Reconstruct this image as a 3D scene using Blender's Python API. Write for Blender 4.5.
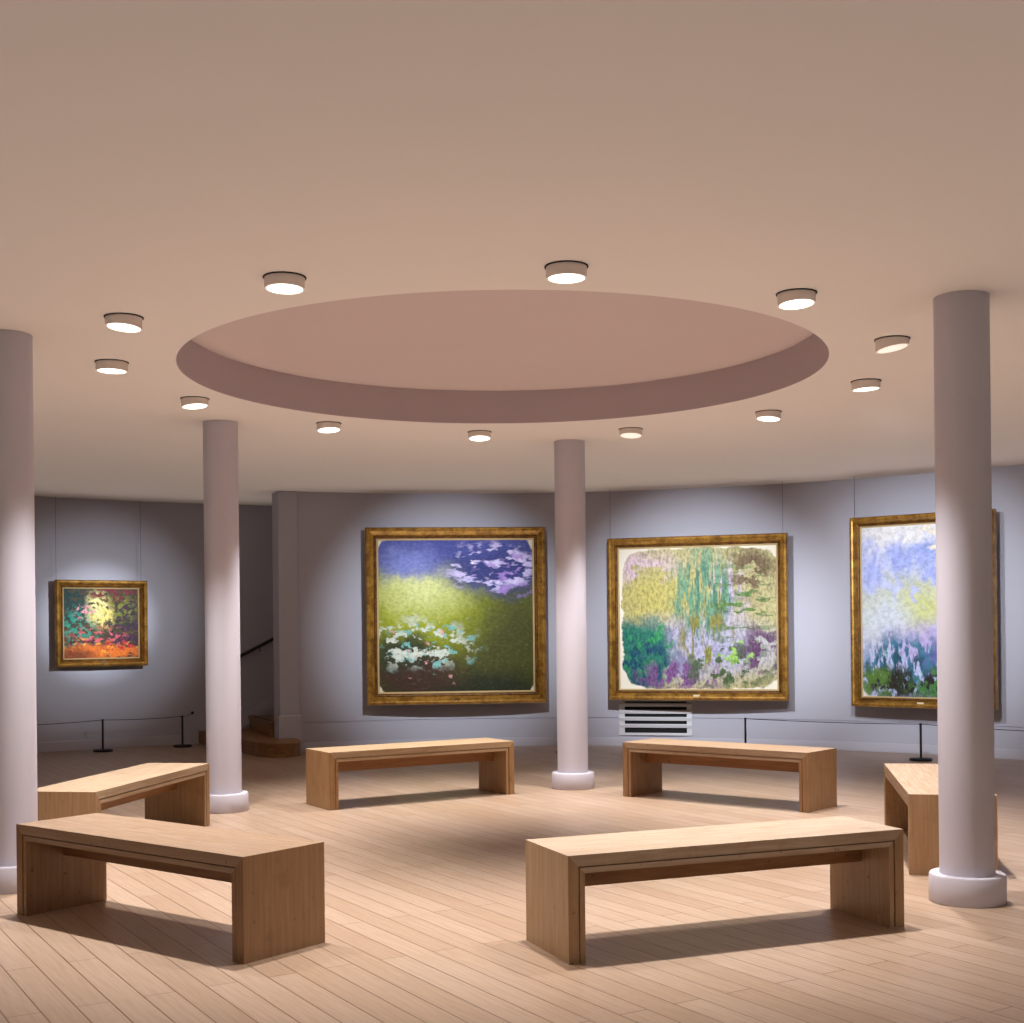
import bpy, bmesh, math, random
from math import sin, cos, pi, radians as R
from mathutils import Vector, Matrix

for o in list(bpy.data.objects): bpy.data.objects.remove(o)
S = bpy.context.scene
COL = S.collection
# room geometry: everything is concentric about the oculus
CX, CY = -0.047, 8.364
EYE, CEIL = 1.385, 3.045
R_OC, R_WALL, R_OUT = 2.036, 7.32, 9.06

# ---------------------------------------------------------------- camera
cam = bpy.data.cameras.new('camera'); cam_o = bpy.data.objects.new('camera', cam); COL.objects.link(cam_o)
cam.sensor_width = 36; cam.lens = 1300.6/1024*36
cam.shift_x = -1.28/1024; cam.shift_y = 119.4/1024
cam_o.matrix_world = Matrix.Translation((0, 0, EYE)) @ Matrix.Rotation(R(90), 4, 'X') @ Matrix.Rotation(-0.0107, 4, 'Z')
cam.clip_start = .05
S.camera = cam_o
# ---------------------------------------------------------------- world, lights, exposure
W = bpy.data.worlds.new('world'); S.world = W; W.use_nodes = True
W.node_tree.nodes['Background'].inputs[0].default_value = (1.0, .90, .82, 1)
W.node_tree.nodes['Background'].inputs[1].default_value = .24
def area_light(name, loc, rot, size, energy, color, spread=180):
    l = bpy.data.lights.new(name, 'AREA'); l.shape = 'DISK'; l.size = size; l.energy = energy; l.color = color; l.spread = R(spread)
    o = bpy.data.objects.new(name, l); COL.objects.link(o); o.location = loc; o.rotation_euler = rot
    return o
area_light('ceiling_bounce_fill', (CX+.9, CY, .5), (pi, 0, 0), 18.4, 222, (1, .94, .91), 38)  # added upward fill without a fixture, standing in for light bounced to the ceiling
S.view_settings.view_transform = 'Standard'; S.view_settings.look = 'None'
S.view_settings.gamma = 1; S.view_settings.use_curve_mapping = False
S.view_settings.exposure = 0.0
DOWN_W, DOWN_COL, DOWN_ANGLE = 350, (1.0, .965, .95), 84
ACC_COL = (.84, .91, 1.0)
# ---------------------------------------------------------------- helpers
def srgb(c):
    return tuple(((v/255)/12.92 if v/255 <= .04045 else ((v/255+.055)/1.055)**2.4) for v in c) + (1,)
def P(az, r, z=0):
    a = R(az); return Vector((CX + r*cos(a), CY + r*sin(a), z))
def tag(o, label=None, cat=None, group=None, kind=None):
    if label: o['label'] = label
    if cat: o['category'] = cat
    if group: o['group'] = group
    if kind: o['kind'] = kind
    return o
def empty(name, loc, rz=0):
    o = bpy.data.objects.new(name, None); COL.objects.link(o); o.location = loc; o.rotation_euler.z = rz; o.empty_display_size = .1
    return o
def build(name, bm, m, parent=None, smooth=False, bevel=0):
    bmesh.ops.recalc_face_normals(bm, faces=bm.faces)
    me = bpy.data.meshes.new(name); bm.to_mesh(me); bm.free(); me.materials.append(m)
    if smooth:
        for p in me.polygons: p.use_smooth = True
        me.set_sharp_from_angle(angle=R(40))
    o = bpy.data.objects.new(name, me); COL.objects.link(o)
    if parent: o.parent = parent
    if bevel:
        b = o.modifiers.new('bevel', 'BEVEL'); b.width = bevel; b.segments = 2; b.limit_method = 'ANGLE'
    return o
def box(bm, x0, x1, y0, y1, z0, z1):
    v = [bm.verts.new(p) for p in ((x0,y0,z0),(x1,y0,z0),(x1,y1,z0),(x0,y1,z0),(x0,y0,z1),(x1,y0,z1),(x1,y1,z1),(x0,y1,z1))]
    for f in ((0,1,2,3),(4,5,6,7),(0,1,5,4),(1,2,6,5),(2,3,7,6),(3,0,4,7)): bm.faces.new([v[i] for i in f])
def prism(bm, pts, axis, a, b):
    def mk(p, t): return {'x': (t, p[0], p[1]), 'y': (p[0], t, p[1]), 'z': (p[0], p[1], t)}[axis]
    A = [bm.verts.new(mk(p, a)) for p in pts]; B = [bm.verts.new(mk(p, b)) for p in pts]
    bm.faces.new(A); bm.faces.new(B[::-1]); n = len(pts)
    for i in range(n): bm.faces.new((A[i], A[(i+1) % n], B[(i+1) % n], B[i]))
def lathe(bm, prof, n=64, c=(0, 0)):
    rings = []
    for (r, z) in prof:
        rings.append([bm.verts.new((c[0]+r*cos(2*pi*k/n), c[1]+r*sin(2*pi*k/n), z)) for k in range(n)] if r > 1e-6 else [bm.verts.new((c[0], c[1], z))])
    for a, b in zip(rings, rings[1:]):
        for k in range(n):
            k2 = (k+1) % n
            f = [a[k % len(a)], a[k2 % len(a)], b[k2 % len(b)], b[k % len(b)]]
            g = []
            for v in f:
                if v not in g: g.append(v)
            if len(g) > 2: bm.faces.new(g)
def arc(bm, prof, a0, a1, n=96):
    """closed (r, z) profile swept about the room centre from azimuth a0 to a1; a function of t may bend it"""
    secs = []
    for k in range(n+1):
        t = k/n; a = a0+(a1-a0)*t
        pr = prof(t) if callable(prof) else prof
        secs.append([bm.verts.new(P(a, r, z)) for r, z in pr])
    m = len(secs[0])
    for a, b in zip(secs, secs[1:]):
        for i in range(m): bm.faces.new((a[i], a[(i+1) % m], b[(i+1) % m], b[i]))
    if abs(abs(a1-a0)-360) > 1e-3:
        bm.faces.new(secs[0]); bm.faces.new(secs[-1][::-1])
    else:
        bmesh.ops.remove_doubles(bm, verts=bm.verts, dist=1e-5)
def tube(bm, pts, r, n=8):
    rings = []
    for i, p in enumerate(pts):
        p = Vector(p); d = (Vector(pts[min(i+1, len(pts)-1)])-Vector(pts[max(i-1, 0)])).normalized()
        u = d.orthogonal() if abs(d.z) > .9 else d.cross(Vector((0, 0, 1))); u.normalize(); w = d.cross(u)
        rings.append([bm.verts.new(p+u*r*cos(2*pi*k/n)+w*r*sin(2*pi*k/n)) for k in range(n)])
    for a, b in zip(rings, rings[1:]):
        for k in range(n): bm.faces.new((a[k], a[(k+1) % n], b[(k+1) % n], b[k]))
    bm.faces.new(rings[0]); bm.faces.new(rings[-1][::-1])
# ---------------------------------------------------------------- materials
class NT:
    def __init__(s, name, rough=.5, metal=0, spec=.5):
        s.m = bpy.data.materials.new(name); s.m.use_nodes = True; s.t = s.m.node_tree
        s.b = s.t.nodes['Principled BSDF']; s.b.inputs['Roughness'].default_value = rough; s.b.inputs['Metallic'].default_value = metal
        s.b.inputs['Specular IOR Level'].default_value = spec
    def n(s, typ, **kw):
        nd = s.t.nodes.new(typ)
        for k, v in kw.items(): setattr(nd, k, v)
        return nd
    def l(s, a, b): s.t.links.new(a, b)
    def put(s, sock, v):
        if isinstance(v, bpy.types.NodeSocket): s.l(v, sock)
        else: sock.default_value = v
    def coord(s, scale=(1, 1, 1), rot=(0, 0, 0), which='Object', loc=(0, 0, 0)):
        tc = s.n('ShaderNodeTexCoord'); mp = s.n('ShaderNodeMapping'); mp.inputs['Scale'].default_value = scale
        mp.inputs['Rotation'].default_value = rot; mp.inputs['Location'].default_value = loc
        s.l(tc.outputs[which], mp.inputs[0]); return mp.outputs[0]
    def noise(s, vec, scale=5, detail=4, rough=.55, out='Fac'):
        nd = s.n('ShaderNodeTexNoise'); s.put(nd.inputs['Vector'], vec)
        nd.inputs['Scale'].default_value = scale; nd.inputs['Detail'].default_value = detail; nd.inputs['Roughness'].default_value = rough
        return nd.outputs[out]
    def math(s, op, a, b=0.0, c=0.0):
        nd = s.n('ShaderNodeMath', operation=op)
        for i, v in enumerate((a, b, c)): s.put(nd.inputs[i], v)
        return nd.outputs[0]
    def ramp(s, v, lo, hi, a=0.0, b=1.0):
        nd = s.n('ShaderNodeMapRange', interpolation_type='SMOOTHSTEP'); s.put(nd.inputs[0], v)
        for i, x in enumerate((lo, hi, a, b)): nd.inputs[i+1].default_value = x
        return nd.outputs[0]
    def mix(s, f, a, b, blend='MIX'):
        nd = s.n('ShaderNodeMix', data_type='RGBA', blend_type=blend); s.put(nd.inputs[0], f)
        s.put(nd.inputs[6], a); s.put(nd.inputs[7], b); return nd.outputs[2]
    def bump(s, h, strength=.1, dist=.01):
        nd = s.n('ShaderNodeBump'); nd.inputs['Strength'].default_value = strength; nd.inputs['Distance'].default_value = dist
        s.l(h, nd.inputs['Height']); s.l(nd.outputs[0], s.b.inputs['Normal'])
    def color(s, c): s.put(s.b.inputs['Base Color'], c)
def plaster(name, c, rough=.85, var=.06, spec=.2):
    t = NT(name, rough, spec=spec); v = t.coord()
    n1 = t.noise(v, 1.3, 3); n2 = t.noise(v, 120, 2)
    c = srgb(c); d = tuple(x*(1-var) for x in c[:3])+(1,)
    t.color(t.mix(n1, d, c)); t.bump(n2, .06, .004); return t.m
def flat(name, c, rough=.5, metal=0, spec=.5, var=.15, scale=12):
    t = NT(name, rough, metal, spec); n = t.noise(t.coord(), scale, 4)
    c = srgb(c); d = tuple(x*(1-var) for x in c[:3])+(1,)
    t.color(t.mix(n, d, c)); return t.m
def wood(name, axis, light, dark, rough=.42):
    t = NT(name, rough, spec=.4)
    oi = t.n('ShaderNodeObjectInfo'); tc = t.n('ShaderNodeTexCoord'); add = t.n('ShaderNodeVectorMath', operation='ADD')
    sc = t.n('ShaderNodeVectorMath', operation='SCALE'); cmb = t.n('ShaderNodeCombineXYZ')
    for i in range(3): t.l(oi.outputs['Random'], cmb.inputs[i])
    t.l(cmb.outputs[0], sc.inputs[0]); sc.inputs[3].default_value = 9
    t.l(tc.outputs['Object'], add.inputs[0]); t.l(sc.outputs[0], add.inputs[1])
    mp = t.n('ShaderNodeMapping'); s = [22, 22, 22]; s['xyz'.index(axis)] = 1.3; mp.inputs['Scale'].default_value = s; t.l(add.outputs[0], mp.inputs[0])
    mp2 = t.n('ShaderNodeMapping'); s = [7, 7, 7]; s['xyz'.index(axis)] = .4; mp2.inputs['Scale'].default_value = s; t.l(add.outputs[0], mp2.inputs[0])
    g = t.noise(mp.outputs[0], 2.6, 5, .6); b = t.noise(mp2.outputs[0], 1.4, 2)
    sp = t.noise(add.outputs[0], 26, 3, .6)
    c = t.mix(t.ramp(g, .3, .72), srgb(dark), srgb(light))
    c = t.mix(t.ramp(b, .35, .7, 0, .35), c, srgb(dark))
    c = t.mix(t.ramp(sp, .655, .73, 0, .5), c, srgb((70, 45, 25)))
    wr = t.noise(add.outputs[0], 5, 4, .7)
    c = t.mix(t.ramp(wr, .56, .72, 0, .3), c, srgb((112, 78, 48)))
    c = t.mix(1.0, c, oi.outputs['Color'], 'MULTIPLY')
    t.color(c); t.bump(g, .05, .003)
    t.put(t.b.inputs['Roughness'], t.ramp(g, .2, .8, rough+.08, rough-.05)); return t.m
M = {}
M['ceiling'] = plaster('warm_white_plaster', (217, 205, 195), .9, .03)
M['recess_top'] = plaster('pinkish_plaster', (192, 172, 165), .9, .04)
M['recess_band'] = plaster('mauve_plaster', (196, 182, 188), .9, .05)
M['wall'] = plaster('pale_lavender_grey_wall', (176, 174, 184), .75, .05)
M['trim'] = plaster('lavender_grey_trim', (180, 177, 186), .6, .04)
M['column'] = plaster('white_column_paint', (198, 194, 205), .6, .06, .3)
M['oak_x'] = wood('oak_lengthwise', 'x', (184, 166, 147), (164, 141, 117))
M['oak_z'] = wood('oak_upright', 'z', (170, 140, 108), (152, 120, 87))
M['oak_dark'] = wood('oak_inner', 'x', (156, 114, 72), (134, 92, 54))
M['stair'] = wood('stair_oak', 'x', (150, 108, 62), (112, 76, 40), .4)
M['black'] = flat('black_metal', (22, 21, 22), .45, .3)
M['wire'] = flat('steel_wire', (96, 94, 98), .5, .4)
M['dark'] = flat('dark_void', (10, 10, 11), .9)
M['white_metal'] = flat('white_painted_metal', (206, 204, 208), .45, var=.05)
M['can'] = flat('lamp_housing_paint', (236, 224, 216), .6, var=.05)
M['plate'] = flat('pale_brass_plate', (235, 220, 180), .35, .3, var=.1)
M['plate_dark'] = flat('dark_brass_plate', (80, 52, 20), .4, .5)
M['slip'] = flat('cream_gilt_slip', (196, 168, 118), .5, .2)
t = NT('lamp_glow', .5); t.b.inputs['Emission Color'].default_value = (1, .87, .72, 1); t.b.inputs['Emission Strength'].default_value = 3.2
t.color((.8, .8, .8, 1)); M['glow'] = t.m
t = NT('lamp_glow_dim', .5); t.b.inputs['Emission Color'].default_value = (1, .86, .68, 1); t.b.inputs['Emission Strength'].default_value = .62
t.color((.8, .8, .8, 1)); M['glow_dim'] = t.m
# gold frame
t = NT('worn_gilding', .38, .55); v = t.coord(); n1 = t.noise(v, 9, 5, .65); n2 = t.noise(v, 45, 3, .6)
c = t.mix(t.ramp(n1, .3, .7), srgb((120, 80, 24)), srgb((190, 142, 62)))
c = t.mix(t.ramp(n2, .5, .75, 0, .6), c, srgb((70, 42, 12))); t.color(c); t.bump(n2, .25, .004); M['gold'] = t.m
t = NT('dark_gilding', .45, .45); v = t.coord(); n1 = t.noise(v, 14, 4, .65)
t.color(t.mix(t.ramp(n1, .3, .7), srgb((66, 40, 12)), srgb((120, 80, 28)))); M['gold_dark'] = t.m
# floor boards
t = NT('oak_floorboards', .38, spec=.45)
ang = math.atan2(.853, -.521)
v = t.coord(rot=(0, 0, -ang))
br = t.n('ShaderNodeTexBrick'); t.l(v, br.inputs['Vector'])
br.offset = .37; br.offset_frequency = 2; br.squash = 1
for k, x in (('Scale', 1), ('Mortar Size', .0026), ('Mortar Smooth', .3), ('Bias', 0), ('Brick Width', 1.9), ('Row Height', .125)): br.inputs[k].default_value = x
br.inputs['Color1'].default_value = srgb((174, 150, 130)); br.inputs['Color2'].default_value = srgb((162, 136, 114)); br.inputs['Mortar'].default_value = srgb((84, 56, 36))
v2 = t.coord(rot=(0, 0, -ang)); mp = t.n('ShaderNodeMapping'); mp.inputs['Scale'].default_value = (1.5, 26, 1); t.l(v2, mp.inputs[0])
g = t.noise(mp.outputs[0], 2.2, 5, .6); st = t.noise(v2, .7, 4, .6)
c = t.mix(t.ramp(g, .35, .75, 0, .35), br.outputs['Color'], srgb((142, 114, 88)))
c = t.mix(t.ramp(st, .56, .72, 0, .25), c, srgb((138, 106, 80)))
t.color(c); t.put(t.b.inputs['Roughness'], t.ramp(g, .2, .8, .30, .42)); t.bump(t.math('MULTIPLY', br.outputs['Fac'], -1.0), .25, .003); M['floor'] = t.m

def painted(name, w, h, base, layers, edge=None, stroke=(1, 1), amount=.5):
    """abstract colour-field canvas: noise-edged patches of paint with brush texture.
    layer = (rgb, cx, cy, rx, ry, softness, dab) - dab: None or (scale x, scale y, threshold)"""
    t = NT(name, .6, spec=.2)
    v0 = t.coord(scale=(1/w, 1/h, 0))
    nz = t.noise(v0, 7, 5, .65, 'Color')
    sub = t.n('ShaderNodeVectorMath', operation='SUBTRACT'); t.l(nz, sub.inputs[0]); sub.inputs[1].default_value = (.5, .5, .5)
    sc = t.n('ShaderNodeVectorMath', operation='SCALE'); t.l(sub.outputs[0], sc.inputs[0]); sc.inputs[3].default_value = .22
    ad = t.n('ShaderNodeVectorMath', operation='ADD'); t.l(v0, ad.inputs[0]); t.l(sc.outputs[0], ad.inputs[1]); v = ad.outputs[0]
    c = srgb(base)
    for i, (rgb, cx, cy, rx, ry, soft, dab) in enumerate(layers):
        mp = t.n('ShaderNodeMapping', vector_type='TEXTURE'); mp.inputs['Location'].default_value = (cx, cy, 0); mp.inputs['Scale'].default_value = (rx, ry, 1)
        t.l(v, mp.inputs[0]); ln = t.n('ShaderNodeVectorMath', operation='LENGTH'); t.l(mp.outputs[0], ln.inputs[0])
        f = t.ramp(ln.outputs['Value'], 1+soft, max(0, 1-soft))
        if dab:
            mp = t.n('ShaderNodeMapping'); mp.inputs['Scale'].default_value = (dab[0], dab[1], 1); mp.inputs['Location'].default_value = (i*3.7, i*1.9, 0)
            t.l(v0, mp.inputs[0]); d = t.noise(mp.outputs[0], 1, 3, .6)
            f = t.math('MULTIPLY', f, t.ramp(d, dab[2], dab[2]+.07))
        c = t.mix(f, c, srgb(rgb))
    mp = t.n('ShaderNodeMapping'); mp.inputs['Scale'].default_value = (stroke[0], stroke[1], 1); mp.inputs['Rotation'].default_value = (0, 0, .12); t.l(v0, mp.inputs[0])
    b = t.noise(mp.outputs[0], 1, 5, .7)
    c = t.mix(t.ramp(b, .35, .6, amount, 0), c, t.mix(1.0, c, (.32, .32, .36, 1), 'MULTIPLY'))
    c = t.mix(t.ramp(b, .55, .75, 0, amount*.35), c, t.mix(.5, c, srgb((235, 232, 205))))
    if edge:
        s2 = t.n('ShaderNodeVectorMath', operation='SCALE'); t.l(sub.outputs[0], s2.inputs[0]); s2.inputs[3].default_value = .10
        a2 = t.n('ShaderNodeVectorMath', operation='ADD'); t.l(v0, a2.inputs[0]); t.l(s2.outputs[0], a2.inputs[1])
        sx = t.n('ShaderNodeSeparateXYZ'); t.l(a2.outputs[0], sx.inputs[0])
        ax = t.math('ABSOLUTE', t.math('ADD', sx.outputs[0], edge[1])); ay = t.math('ABSOLUTE', t.math('ADD', sx.outputs[1], edge[2]))
        p = t.math('POWER', t.math('ADD', t.math('POWER', ax, 7.0), t.math('POWER', ay, 7.0)), 1/7)
        c = t.mix(t.ramp(p, edge[3], edge[3]+.012), c, srgb(edge[0]))
    t.color(c); t.bump(b, .2, .004); return t.m
# ---------------------------------------------------------------- the setting
bm = bmesh.new(); lathe(bm, [(0, 0), (9.7, 0), (9.7, -.1), (0, -.1)], 128, (CX, CY)); tag(build('floor', bm, M['floor']), kind='structure')
bm = bmesh.new(); arc(bm, [(R_OC+.003, CEIL), (9.7, CEIL), (9.7, CEIL+.4), (R_OC+.003, CEIL+.4)], 0, 360, 192); tag(build('ceiling', bm, M['ceiling'], smooth=True), kind='structure')
bm = bmesh.new(); arc(bm, [(R_OC, CEIL), (R_OC+.003, CEIL), (R_OC+.003, CEIL+.26), (R_OC, CEIL+.26)], 0, 360, 192); tag(build('trim_1', bm, M['recess_band'], smooth=True), 'mauve inner band of the round ceiling recess', kind='structure')
bm = bmesh.new(); lathe(bm, [(0, CEIL+.26), (R_OC+.003, CEIL+.26), (R_OC+.003, CEIL+.3), (0, CEIL+.3)], 128, (CX, CY)); tag(build('ceiling_recess', bm, M['recess_top']), 'pinkish flat top of the round ceiling recess', kind='structure')
AZ_END, AZ_PIER = 111.6, 109.74
bm = bmesh.new()
arc(bm, [(R_WALL, .10), (R_WALL, .322), (R_WALL+.012, .324), (R_WALL+.012, .334), (R_WALL, .336), (R_WALL, CEIL), (R_WALL+.3, CEIL), (R_WALL+.3, 0), (R_WALL, 0)], -25, AZ_PIER, 160)
tag(build('wall_back', bm, M['wall'], smooth=True), kind='structure')
bm = bmesh.new(); arc(bm, [(R_WALL-.04, .0), (R_WALL-.04, CEIL), (R_WALL+.3, CEIL), (R_WALL+.3, 0)], AZ_PIER, AZ_END, 4)
tag(build('wall_pier', bm, M['wall'], bevel=.012), kind='structure')
bm = bmesh.new(); arc(bm, [(R_WALL-.018, 0), (R_WALL-.018, .088), (R_WALL-.012, .1), (R_WALL, .1), (R_WALL, 0)], -25, AZ_PIER, 160)
tag(build('baseboard_back', bm, M['trim'], smooth=True), kind='structure')
bm = bmesh.new(); arc(bm, [(R_WALL-.06, .0), (R_WALL-.06, .42), (R_WALL-.05, .43), (R_WALL-.04, .43), (R_WALL-.04, 0)], AZ_PIER-.1, AZ_END+.12, 4)
a = P(AZ_END, R_WALL-.04); bw = build('baseboard_pier', bm, M['trim']); tag(bw, kind='structure')
bm = bmesh.new(); arc(bm, [(R_OUT, 0), (R_OUT, CEIL), (R_OUT+.3, CEIL), (R_OUT+.3, 0)], 84, 190, 120)
tag(build('wall_left', bm, M['wall'], smooth=True), kind='structure')
bm = bmesh.new(); arc(bm, [(R_OUT-.016, 0), (R_OUT-.016, .11), (R_OUT-.008, .118), (R_OUT, .118), (R_OUT, 0)], 116.6, 190, 90)
tag(build('baseboard_left', bm, M['trim'], smooth=True), kind='structure')

# staircase between the pier and the outer wall
st = empty('staircase', P(112, 8.2)); tag(st, 'oak staircase with rounded bottom step, rising behind the wall pier', 'stairs')
SO = st.location
def local(bm): bmesh.ops.translate(bm, verts=bm.verts, vec=-SO)
RI, RO2, RISE = R_WALL+.31, R_OUT-.005, .165
# bottom step with a bullnose wrapping the pier's foot
pts = [P(115.95, RO2), P(114.75, 7.45), P(114.62, 7.08), P(114.35, 6.86), P(113.8, 6.72), P(113.0, 6.64), P(112.2, 6.62), P(111.3, 6.66), P(110.7, 6.72), P(110.35, 6.86), P(110.2, 7.05), P(110.2, R_WALL-.065), P(AZ_END+.2, R_WALL-.065), P(AZ_END+.25, RI)]
pts += [P(a, RI) for a in (109, 106, 103, 100)]
pts += [P(a, RO2) for a in (100, 103, 106, 109, 112)]
bm = bmesh.new(); prism(bm, [(p.x, p.y) for p in pts], 'z', 0, RISE-.03); 
cc = Vector((sum(p.x for p in pts[:12])/12, sum(p.y for p in pts[:12])/12))
local(bm); s1 = build('bottom_step', bm, M['stair'], st, bevel=.004)
def out(p, d):
    q = Vector((p.x, p.y)); c = Vector(P(112, 7.6).xy); return q+(q-c).normalized()*d
tp = [out(p, .015) if i in range(1, 10) else Vector((p.x, p.y)) for i, p in enumerate(pts)]
bm = bmesh.new(); prism(bm, [(p.x, p.y) for p in tp], 'z', RISE-.03, RISE); local(bm); build('tread', bm, M['stair'], st, bevel=.006)
for k in range(1, 7):
    a0 = 111.95-2.3*(k-1)
    bm = bmesh.new(); arc(bm, [(RI, RISE*k), (RO2, RISE*k), (RO2, RISE*(k+1)-.03), (RI, RISE*(k+1)-.03)], a0-.15, 98, 16); local(bm); build('riser', bm, M['stair'], st)
    bm = bmesh.new(); arc(bm, [(RI, RISE*(k+1)-.03), (RO2, RISE*(k+1)-.03), (RO2, RISE*(k+1)), (RI, RISE*(k+1))], a0, 98, 16); local(bm); build('tread', bm, M['stair'], st)
    bm = bmesh.new(); arc(bm, [(RI, RISE*(k+1)), (RO2, RISE*(k+1)), (RO2, RISE*(k+1)+.004), (RI, RISE*(k+1)+.004)], a0-.25, a0-.5, 2); local(bm); build('nosing_strip', bm, M['black'], st)
slope = (1.325-1.113)/2.64
bm = bmesh.new()
arc(bm, lambda t: [(R_OUT-.02, .16+.0+slope*1.25*13.5*t), (R_OUT-.02, .36+slope*1.0*13.5*t), (R_OUT-.001, .36+slope*13.5*t), (R_OUT-.001, .16+slope*1.25*13.5*t)], 112.5, 99, 20)
local(bm); build('stringer', bm, M['trim'], st)
hr = empty('handrail', P(112, R_OUT-.07)); tag(hr, 'dark sloping handrail fixed to the shadowed stair wall', 'handrail')
bm = bmesh.new(); tube(bm, [P(115.0-18*k/24, R_OUT-.075, 1.113+slope*(112.42-(115.0-18*k/24))) - hr.location for k in range(25)], .021, 10); build('rail', bm, M['black'], hr, smooth=True)
for a in (114.6, 111, 106):
    z = 1.113+slope*(112.42-a); bm = bmesh.new(); tube(bm, [P(a, R_OUT, z-.06)-hr.location, P(a, R_OUT-.075, z-.06)-hr.location, P(a, R_OUT-.075, z)-hr.location], .008, 6); build('bracket', bm, M['black'], hr)
# ---------------------------------------------------------------- columns
def column(x, y, label, first=[]):
    if not first:
        r = empty('column', (x, y, 0)); prof = [(.1345, .14), (.1345, CEIL-.001), (0, CEIL-.001)]
        bm = bmesh.new(); lathe(bm, [(0, .14)]+prof, 64); build('shaft', bm, M['column'], r, smooth=True)
        bm = bmesh.new(); lathe(bm, [(0, 0), (.182, 0), (.186, .006), (.186, .132), (.181, .14), (0, .14)], 64); build('plinth', bm, M['column'], r, smooth=True)
        first.append(r)
    else:
        r = first[0].copy(); COL.objects.link(r); r.location = (x, y, 0)
        for ch in first[0].children:
            c = ch.copy(); COL.objects.link(c); c.parent = r
    tag(r, label, 'column', 'round white columns under the ceiling recess')
column(2.277, 6.56, 'round white column standing in front of the tall periwinkle painting')
column(-2.281, 10.206, 'round white column between the small painting and the dark staircase')
column(.511, 11.434, 'round column between the olive green painting and the straw and teal painting')
column(-2.772, 7.16, 'round column cut off by the photo\'s left edge, beside two benches')
# ---------------------------------------------------------------- benches
BL, BW, BH = 1.694, .469, .45
def bench_parts(root):
    T, L2, W2 = .048, BL/2, BW/2
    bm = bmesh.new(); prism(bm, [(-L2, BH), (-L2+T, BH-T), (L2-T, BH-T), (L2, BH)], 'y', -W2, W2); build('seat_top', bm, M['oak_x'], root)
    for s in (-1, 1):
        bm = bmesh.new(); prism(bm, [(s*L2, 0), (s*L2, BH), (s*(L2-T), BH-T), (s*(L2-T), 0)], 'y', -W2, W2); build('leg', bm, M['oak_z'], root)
    a, b, c = L2-T, L2-T-.006, L2-T-.03
    for s in (-1, 1):
        bm = bmesh.new()
        prism(bm, [(s*a, 0), (s*a, BH-T), (s*c, BH-T-.03), (s*c, 0)], 'y', -W2+.02, W2-.02)
        for y0, y1 in ((-W2+.003, -W2+.02), (W2-.02, W2-.003)):
            prism(bm, [(s*b, 0), (s*b, BH-T-.006), (s*c, BH-T-.03), (s*c, 0)], 'y', y0, y1)
        build('leg_lining', bm, M['oak_z'], root)
    bm = bmesh.new()
    prism(bm, [(-a, BH-T), (a, BH-T), (c, BH-T-.03), (-c, BH-T-.03)], 'y', -W2+.02, W2-.02)
    for y0, y1 in ((-W2+.003, -W2+.02), (W2-.02, W2-.003)):
        prism(bm, [(-b, BH-T-.006), (b, BH-T-.006), (c, BH-T-.03), (-c, BH-T-.03)], 'y', y0, y1)
    build('seat_lining', bm, M['oak_x'], root)
    z1 = BH-T-.03
    bm = bmesh.new(); box(bm, -c, c, -.022, .022, z1-.1, z1); build('stretcher', bm, M['oak_dark'], root, bevel=.002)
benches = [
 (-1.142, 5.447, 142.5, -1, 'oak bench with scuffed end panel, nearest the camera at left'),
 (.216, 5.388, 21.5, 1, 'oak bench with bright pale top, nearest the camera at right'),
 (-1.446, 10.144, 31.7, 1, 'honey oak bench standing below the olive green and blue painting'),
 (2.193, 9.725, 139.8, -1, 'oak bench in front of the slatted wall vent'),
 (2.196, 7.257, 78.6, -1, 'oak bench half hidden behind the right foreground column'),
 (-2.504, 7.755, 80.1, 1, 'pale-topped oak bench behind the left front bench, by two columns'),
]
proto = None
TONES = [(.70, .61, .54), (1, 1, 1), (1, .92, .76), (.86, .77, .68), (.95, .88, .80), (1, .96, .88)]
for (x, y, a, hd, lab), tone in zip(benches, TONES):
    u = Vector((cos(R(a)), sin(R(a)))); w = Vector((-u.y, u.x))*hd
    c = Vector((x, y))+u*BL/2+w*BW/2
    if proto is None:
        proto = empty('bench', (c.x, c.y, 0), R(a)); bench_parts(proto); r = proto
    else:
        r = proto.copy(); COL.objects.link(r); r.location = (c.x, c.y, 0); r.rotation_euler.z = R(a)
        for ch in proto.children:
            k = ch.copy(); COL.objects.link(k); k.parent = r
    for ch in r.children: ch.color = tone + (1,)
    tag(r, lab, 'bench', 'oak slab benches standing in a ring')
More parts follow.
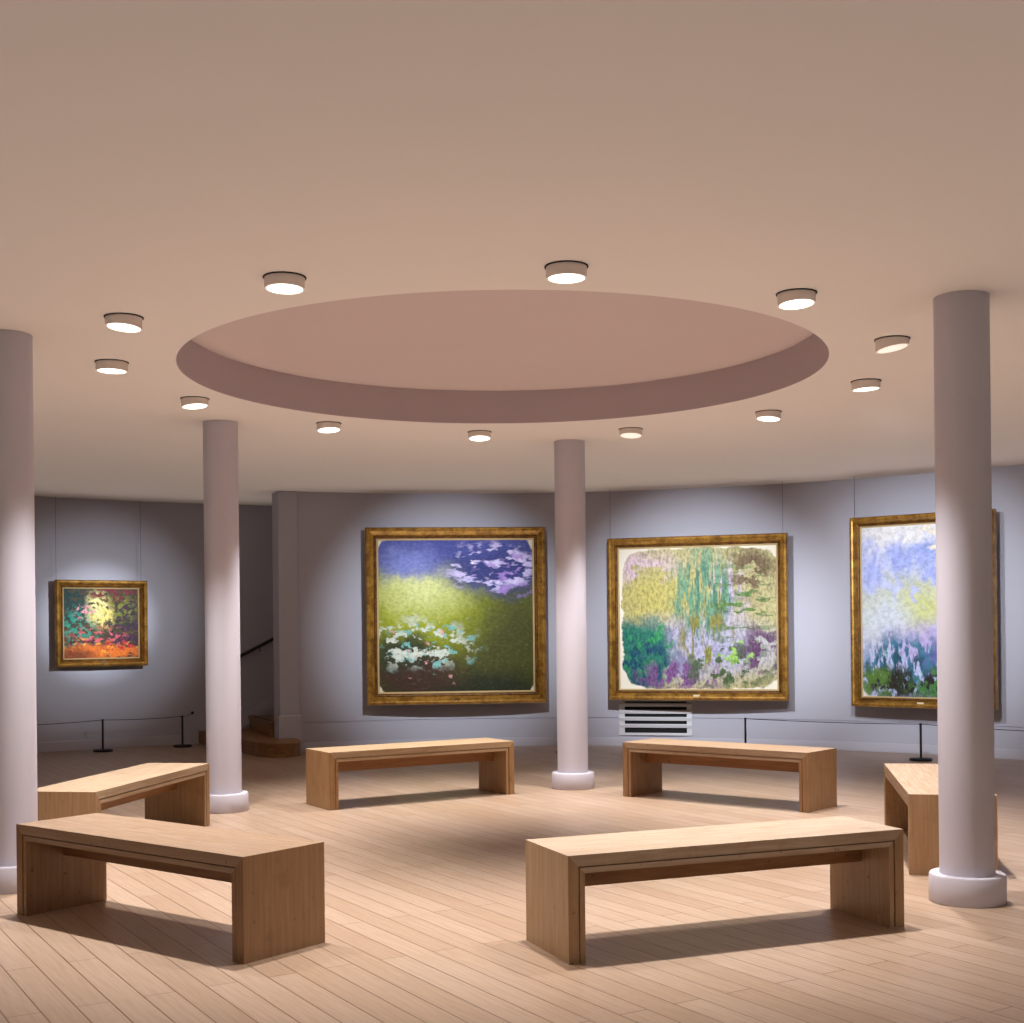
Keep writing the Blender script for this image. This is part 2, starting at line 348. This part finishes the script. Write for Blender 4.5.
# ---------------------------------------------------------------- paintings
def sweep_frame(bm, w, h, prof):
    """prof: (inset from the outer edge, height) - mitred rectangle"""
    rings = []
    for (i, z) in prof:
        a, b = w/2-i, h/2-i
        rings.append([bm.verts.new(p) for p in ((-a, -b, z), (a, -b, z), (a, b, z), (-a, b, z))])
    n = len(rings)
    for k in range(n):
        A, B = rings[k], rings[(k+1) % n]
        for j in range(4): bm.faces.new((A[j], A[(j+1) % 4], B[(j+1) % 4], B[j]))
def painting(az, off, w, h, zc, front, mat, label, fw=.13, depth=.10, plate='plate', wires=(), rw=R_WALL):
    nrm = Vector((-cos(R(az)), -sin(R(az)), 0)); tg = Vector((sin(R(az)), -cos(R(az)), 0))
    root = bpy.data.objects.new('painting', None); COL.objects.link(root)
    mw = Matrix((tg, Vector((0, 0, 1)), nrm)).transposed().to_4x4()
    mw.translation = P(az, front+depth, zc)+tg*off; root.matrix_world = mw
    D = depth
    bm = bmesh.new(); sweep_frame(bm, w, h, [(0, 0), (0, D*.75), (.012, D*.95), (.03, D), (.045, D*.93), (fw*.55, D*.6), (fw*.62, D*.5), (fw*.62, 0)]); build('frame', bm, M['gold'], root)
    bm = bmesh.new(); sweep_frame(bm, w, h, [(fw*.62, 0), (fw*.62, D*.5), (fw*.70, D*.56), (fw*.80, D*.5), (fw*.86, D*.36), (fw*.86, 0)]); build('inner_moulding', bm, M['gold_dark'], root)
    bm = bmesh.new(); sweep_frame(bm, w, h, [(fw*.86, 0), (fw*.86, D*.38), (fw*.9, D*.4), (fw, D*.3), (fw, 0)]); build('slip', bm, M['slip'], root)
    bm = bmesh.new(); a, b = w/2-fw, h/2-fw; box(bm, -a, a, -b, b, D*.1, D*.27); build('canvas', bm, mat, root)
    bm = bmesh.new(); box(bm, -.035, .035, -h/2+.045, -h/2+.065, D*.78, D*.94); tag(build('label_plate', bm, M[plate], root), 'small nameplate on the lower frame rail')
    for x in wires:
        top = CEIL-zc
        zr = .02
        bm = bmesh.new(); tube(bm, [(x, h/2-.02, zr), (x, top, zr)], .0022, 6); build('hanging_wire', bm, M['wire'], root)
    return tag(root, label, 'painting')
c1 = painted('colour_field_green_blue', 1.8, 1.8, (92, 98, 14), [
 ((64, 66, 14), .34, -.16, .36, .34, .7, None), ((150, 158, 26), -.25, .04, .36, .24, .8, None), ((206, 210, 138), -.22, .20, .24, .15, .9, None),
 ((62, 68, 138), -.1, .46, 1.0, .16, .6, None), ((44, 50, 112), .30, .28, .36, .14, .5, None), ((118, 126, 190), -.3, .36, .16, .10, .9, None),
 ((34, 38, 14), .1, -.5, .7, .14, .7, None), ((60, 36, 22), -.30, -.36, .30, .16, .6, None), ((44, 52, 26), -.36, -.24, .2, .12, .6, None),
 ((196, 186, 226), .24, .32, .30, .15, .3, (5, 12, .50)), ((150, 120, 190), .36, .26, .22, .14, .4, (7, 14, .52)), ((240, 226, 214), .2, .38, .26, .12, .3, (9, 12, .62)),
 ((205, 212, 196), -.24, -.18, .32, .15, .5, (10, 13, .50)), ((120, 176, 168), -.16, -.2, .30, .18, .3, (11, 14, .56)), ((224, 160, 160), -.2, -.24, .32, .2, .3, (13, 13, .64))],
 edge=((205, 196, 172), -.002, .012, .53), stroke=(40, 50), amount=.4)
c2 = painted('colour_field_straw_teal', 1.8, 1.6, (178, 168, 118), [
 ((184, 172, 96), -.22, .16, .3, .18, .7, None), ((206, 180, 186), -.34, .38, .2, .1, .7, (4, 6, .42)), ((196, 176, 204), .2, .16, .10, .24, .6, (20, 4, .42)),
 ((176, 172, 196), 0, -.22, .5, .2, .6, None), ((150, 140, 176), -.12, -.26, .2, .2, .6, (12, 5, .45)), ((108, 150, 118), .05, .20, .2, .30, .35, (26, 3, .44)), ((78, 122, 100), .06, .14, .16, .26, .4, (30, 3, .5)),
 ((134, 128, 62), .06, -.14, .18, .22, .4, (24, 4, .48)), ((36, 110, 92), -.38, -.26, .22, .26, .3, None), ((22, 70, 96), -.36, -.36, .2, .2, .4, (12, 6, .48)), ((48, 140, 84), -.36, -.2, .2, .2, .3, (14, 9, .55)),
 ((90, 120, 60), .3, .1, .2, .3, .6, (6, 18, .52)), ((110, 90, 62), .36, .34, .14, .18, .6, (9, 9, .45)), ((120, 78, 128), -.1, -.42, .26, .1, .5, (12, 8, .46)), ((70, 92, 50), .2, -.34, .3, .18, .5, (10, 9, .5)), ((96, 60, 96), .42, -.24, .12, .2, .6, (9, 9, .46)), ((150, 190, 90), .24, -.26, .16, .12, .5, (14, 10, .55))],
 edge=((222, 214, 196), -.022, .002, .505), stroke=(60, 26), amount=.7)
c3 = painted('colour_field_periwinkle', 1.36, 1.8, (184, 190, 226), [
 ((226, 224, 224), 0, .47, .8, .09, .6, None), ((140, 156, 210), .2, .36, .36, .08, .6, (5, 8, .42)), ((238, 226, 196), .2, .42, .3, .07, .4, (5, 12, .5)),
 ((156, 166, 222), -.1, .28, .5, .14, .7, (9, 5, .45)), ((196, 198, 136), 0, .0, .6, .18, .8, (5, 5, .40)), ((200, 206, 214), -.3, -.06, .2, .16, .7, None), ((178, 164, 208), .16, -.2, .5, .12, .6, None),
 ((60, 112, 138), -.15, -.3, .34, .16, .4, (16, 6, .45)), ((40, 78, 96), -.2, -.34, .3, .12, .4, (20, 7, .5)), ((112, 90, 168), .3, -.3, .24, .12, .5, (9, 7, .45)),
 ((40, 34, 30), -.1, -.44, .5, .09, .5, (9, 9, .40)), ((70, 120, 62), .2, -.44, .3, .08, .5, (10, 9, .46)), ((86, 118, 52), -.4, -.44, .14, .1, .5, (9, 9, .46)), ((160, 196, 206), -.16, -.34, .3, .14, .4, (22, 9, .6))],
 edge=((214, 208, 196), .0, .0, .53), stroke=(20, 30), amount=.38)
c0 = painted('colour_field_autumn', .89, .83, (70, 58, 30), [
 ((20, 50, 48), -.4, .3, .26, .3, .5, (10, 12, .40)), ((40, 136, 116), -.3, -.06, .24, .28, .5, (13, 13, .47)), ((54, 30, 52), .36, -.06, .26, .44, .5, (10, 10, .40)), ((116, 118, 40), .18, .2, .28, .2, .5, (13, 13, .46)), ((40, 50, 28), .2, .1, .3, .26, .5, (13, 13, .52)),
 ((236, 224, 150), -.05, .24, .13, .22, .6, (16, 18, .42)), ((236, 214, 120), .02, .1, .14, .16, .6, (12, 12, .46)), ((110, 30, 40), .2, .44, .4, .1, .5, (13, 13, .48)), ((206, 92, 100), -.05, -.22, .36, .16, .5, (15, 15, .50)), ((226, 150, 160), -.2, .16, .14, .1, .5, (13, 13, .5)), ((70, 26, 34), -.2, -.3, .36, .14, .5, (13, 13, .52)),
 ((220, 110, 26), .05, -.42, .6, .1, .5, (7, 13, .36)), ((236, 160, 50), .0, -.34, .5, .12, .5, (12, 15, .56)), ((190, 40, 30), .25, -.32, .3, .08, .5, (12, 15, .5)), ((130, 60, 20), -.4, -.46, .3, .07, .5, None)],
 stroke=(26, 26), amount=.5)
painting(95.12, .003, 2.12, 2.085, 1.572, 6.96, c1, 'square gilt-framed painting in olive green and blue, above the honey oak bench', .15, .12, 'plate_dark')
painting(72.06, .005, 2.085, 1.90, 1.510, 6.96, c2, 'wide gilt-framed painting in straw and teal with ragged cream edges, above the vent', .13, .11, 'plate', (-1.02, .99))
painting(51.58, .036, 1.565, 2.07, 1.551, 6.96, c3, 'tall gilt-framed periwinkle painting partly hidden by the right column', .115, .11, 'plate', (-.75, .70))
painting(123.64, -.008, 1.103, 1.045, 1.53, 8.85, c0, 'small gilt-framed multicoloured painting alone on the dim left wall', .105, .10, 'plate_dark', (-.53, .49), R_OUT)
# ---------------------------------------------------------------- recessed ceiling lamps
def aim(o, target):
    o.rotation_euler = (Vector(target)-o.location).to_track_quat('-Z', 'Y').to_euler()
def ceiling_lamp(az, r, tilt, label, first=[], dim=False, power=1.0, accents=()):
    p = P(az, r, CEIL)
    if not first:
        root = empty('ceiling_lamp', p, R(az))
        bm = bmesh.new(); lathe(bm, [(0, -.001), (.101, -.001), (.101, -.004), (0, -.005)], 48); build('gap_shade_disc', bm, M['dark'], root)  # near-black disc paints in the shaded gap between can and ceiling
        first.append(root)
    else:
        root = first[0].copy(); COL.objects.link(root); root.location = p; root.rotation_euler.z = R(az)
        c = [x for x in first[0].children if x.name.startswith('gap_shade_disc')][0].copy(); COL.objects.link(c); c.parent = root
    # housing: a short round can whose open end is cut at a slant, lower on the inner side
    H0 = .056; k = math.tan(R(tilt))
    def cyl(bm, r0, r1, z0, z1, cut0, cut1, n=48):
        pr = [(r0, z0, cut0), (r1, z1, cut1)]
    bm = bmesh.new(); n = 48
    def ring(rad, z, cut): return [bm.verts.new((rad*cos(2*pi*i/n), rad*sin(2*pi*i/n), z+cut*k*rad*cos(2*pi*i/n))) for i in range(n)]
    rs = [ring(.094, -.005, 0), ring(.094, -H0, 1), ring(.084, -H0, 1), ring(.084, -H0+.008, 1)]
    for a, b in zip(rs, rs[1:]):
        for i in range(n): bm.faces.new((a[i], a[(i+1) % n], b[(i+1) % n], b[i]))
    bm.faces.new(rs[0]); build('housing', bm, M['can'], root, smooth=True)
    bm = bmesh.new(); a = ring(.084, -H0+.002, 1); b = ring(.084, -H0+.006, 1)
    bm.faces.new(a); bm.faces.new(b[::-1])
    for i in range(n): bm.faces.new((a[i], a[(i+1) % n], b[(i+1) % n], b[i]))
    build('diffuser', bm, M['glow_dim' if dim else 'glow'], root)
    def spot(en, col, ang, blend, rad, tgt):
        l = bpy.data.lights.new('lamp', 'SPOT'); l.energy = en; l.color = col; l.spot_size = R(ang); l.spot_blend = blend; l.shadow_soft_size = rad
        o = bpy.data.objects.new('lamp', l); COL.objects.link(o); o.location = p+Vector((0, 0, -.13)); aim(o, tgt)
        mw = o.matrix_basis.copy(); o.parent = root
        root_m = Matrix.Translation(root.location) @ Matrix.Rotation(R(az), 4, 'Z'); o.matrix_parent_inverse = root_m.inverted()
    spot(DOWN_W*power, DOWN_COL, DOWN_ANGLE, .95, .05, P(az, r+.05, 0))
    for (tgt, en, ang) in accents: spot(en, ACC_COL, ang, 1.0, .04, tgt)
    tag(root, label, 'ceiling light', 'white can lights set in a ring around the ceiling recess')
A1, A2, A3, A0 = P(95.6, 7.1, 1.5), P(72, 7.1, 1.4), P(51.6, 7.1, 1.5), P(123.6, 8.9, 1.58)
LAMPS = [
 (-113.5, 2.51, 2, 'can light at the nearest left of the ceiling recess, brightly lit', {}),
 (-82.8, 2.45, 0, 'brightest and largest can light, nearest the camera in front of the ceiling recess', {}),
 (-52.4, 2.41, 4, 'bright can light at the near right of the ceiling recess', {}),
 (-20.9, 2.41, 10, 'dim slanted can light nearest the top of the right column', dict(dim=True)),
 (9.6, 2.48, 3, 'can light right of the recess, below the dim slanted one', dict(accents=[(A3, 740, 43)])),
 (38.6, 2.588, -6, 'small can light beyond the recess, farthest right of the back row', dict(accents=[(A3, 660, 43)])),
 (66.6, 2.611, -7, 'yellowish small can light right of the middle column top', dict(dim=True, accents=[(A2, 1450, 45)])),
 (95.0, 2.475, -7, 'small can light left of the middle column top, behind the recess', dict(accents=[(A1, 1150, 42), (A0, 2300, 13.5), (A0, 900, 25)])),
 (125.8, 2.387, -7, 'small can light behind the recess, right of the left-hand column top', {}),
 (159.9, 2.319, -6, 'small can light just above the top of the left-hand white column', {}),
 (-169.1, 2.42, 1, 'can light at far left, lower of two close together', {}),
 (-141.4, 2.52, 5, 'can light at far left, upper of two close together', {}),
]
for az, r, tl, lab, kw in LAMPS: ceiling_lamp(az, r, tl, lab, **kw)
# ---------------------------------------------------------------- barrier posts and cords
def post(x, y, label, h=.385, first=[]):
    if not first:
        root = empty('barrier_post', (x, y, 0))
        bm = bmesh.new(); lathe(bm, [(0, 0), (.112, 0), (.115, .004), (.115, .018), (.108, .024), (0, .026)], 40); build('base', bm, M['black'], root, smooth=True)
        bm = bmesh.new(); lathe(bm, [(0, .02), (.012, .02), (.012, .37), (.014, .372), (.014, .385), (0, .387)], 16); build('rod', bm, M['black'], root, smooth=True)
        first.append(root)
    else:
        root = first[0].copy(); COL.objects.link(root); root.location = (x, y, 0)
        for ch in first[0].children:
            c = ch.copy(); COL.objects.link(c); c.parent = root
    return tag(root, label, 'barrier post', 'low black barrier posts along the walls')
pl1, pl2 = P(124.25, 8.63), P(117.82, 8.66); ph, pr1, pr2 = P(84.3, 6.35), P(66.95, 6.72), P(50.1, 6.62)
q1 = post(pl1.x, pl1.y, 'low black post on the floor below the small painting')
q2 = post(pl2.x, pl2.y, 'low black post beside the left-hand column, at the end of the cord')
q3 = post(ph.x, ph.y, 'low black post whose base just peeks out behind the middle column')
q4 = post(pr1.x, pr1.y, 'low black post rising behind the bench in front of the vent')
q5 = post(pr2.x, pr2.y, 'low black post with round base below the periwinkle painting')
def cord(post_o, a, c):
    """a cord running from one post's rod to the next one's, part of the first post"""
    b = bmesh.new(); d = (c-a).normalized()*.012; a = a+d; c = c-d
    tube(b, [a.lerp(c, k/12)-Vector((0, 0, .012*4*(k/12)*(1-k/12)))-post_o.location for k in range(13)], .004, 6); build('cord', b, M['black'], post_o)
def at(v, z=.376): return Vector((v.x, v.y, z))
kn = P(116.45, R_OUT-.03, .392)
cord(q1, at(pl1), at(P(133, 8.5))); cord(q1, at(pl1), at(pl2)); cord(q2, at(pl2), kn)
cord(q4, at(pr1), at(pr2)); cord(q5, at(pr2), at(P(32, 6.6)))
wk = empty('cord_anchor', kn); tag(wk, 'small round black cord anchor on the left wall', 'cord anchor'); wk.rotation_euler.z = R(116.45)
bm = bmesh.new(); bmesh.ops.create_uvsphere(bm, u_segments=16, v_segments=10, radius=.02); build('knob', bm, M['black'], wk, smooth=True)
bm = bmesh.new(); tube(bm, [(0, 0, 0), (.03, 0, 0)], .01, 10); build('stem', bm, M['black'], wk)
# ---------------------------------------------------------------- wall vent
azv = 76.35; nrm = Vector((-cos(R(azv)), -sin(R(azv)), 0)); tg = Vector((sin(R(azv)), -cos(R(azv)), 0))
vent = bpy.data.objects.new('wall_vent', None); COL.objects.link(vent)
mw = Matrix((tg, Vector((0, 0, 1)), nrm)).transposed().to_4x4(); mw.translation = P(azv, R_WALL-.006, .335); vent.matrix_world = mw
tag(vent, 'white slatted air vent low on the wall under the straw and teal painting', 'vent')
w2, h2 = .435, .21
bm = bmesh.new(); box(bm, -w2+.06, w2-.05, -h2+.02, h2-.01, 0, .006); build('dark_backing', bm, M['dark'], vent)
bm = bmesh.new(); box(bm, -w2, -w2+.07, -h2, h2, 0, .022); box(bm, w2-.06, w2, -h2, h2, 0, .022); box(bm, -w2+.07, w2-.06, -h2, -h2+.03, 0, .022); box(bm, -w2+.07, w2-.06, h2-.015, h2, 0, .022)
build('vent_frame', bm, M['white_metal'], vent, bevel=.002)
for zc in (.49, .407, .324, .240):
    bm = bmesh.new(); prism(bm, [(zc-.335-.023, .006), (zc-.335-.023, .030), (zc-.335+.008, .042), (zc-.335+.021, .022), (zc-.335+.021, .006)], 'x', -w2+.005, w2-.005)
    build('slat', bm, M['white_metal'], vent)
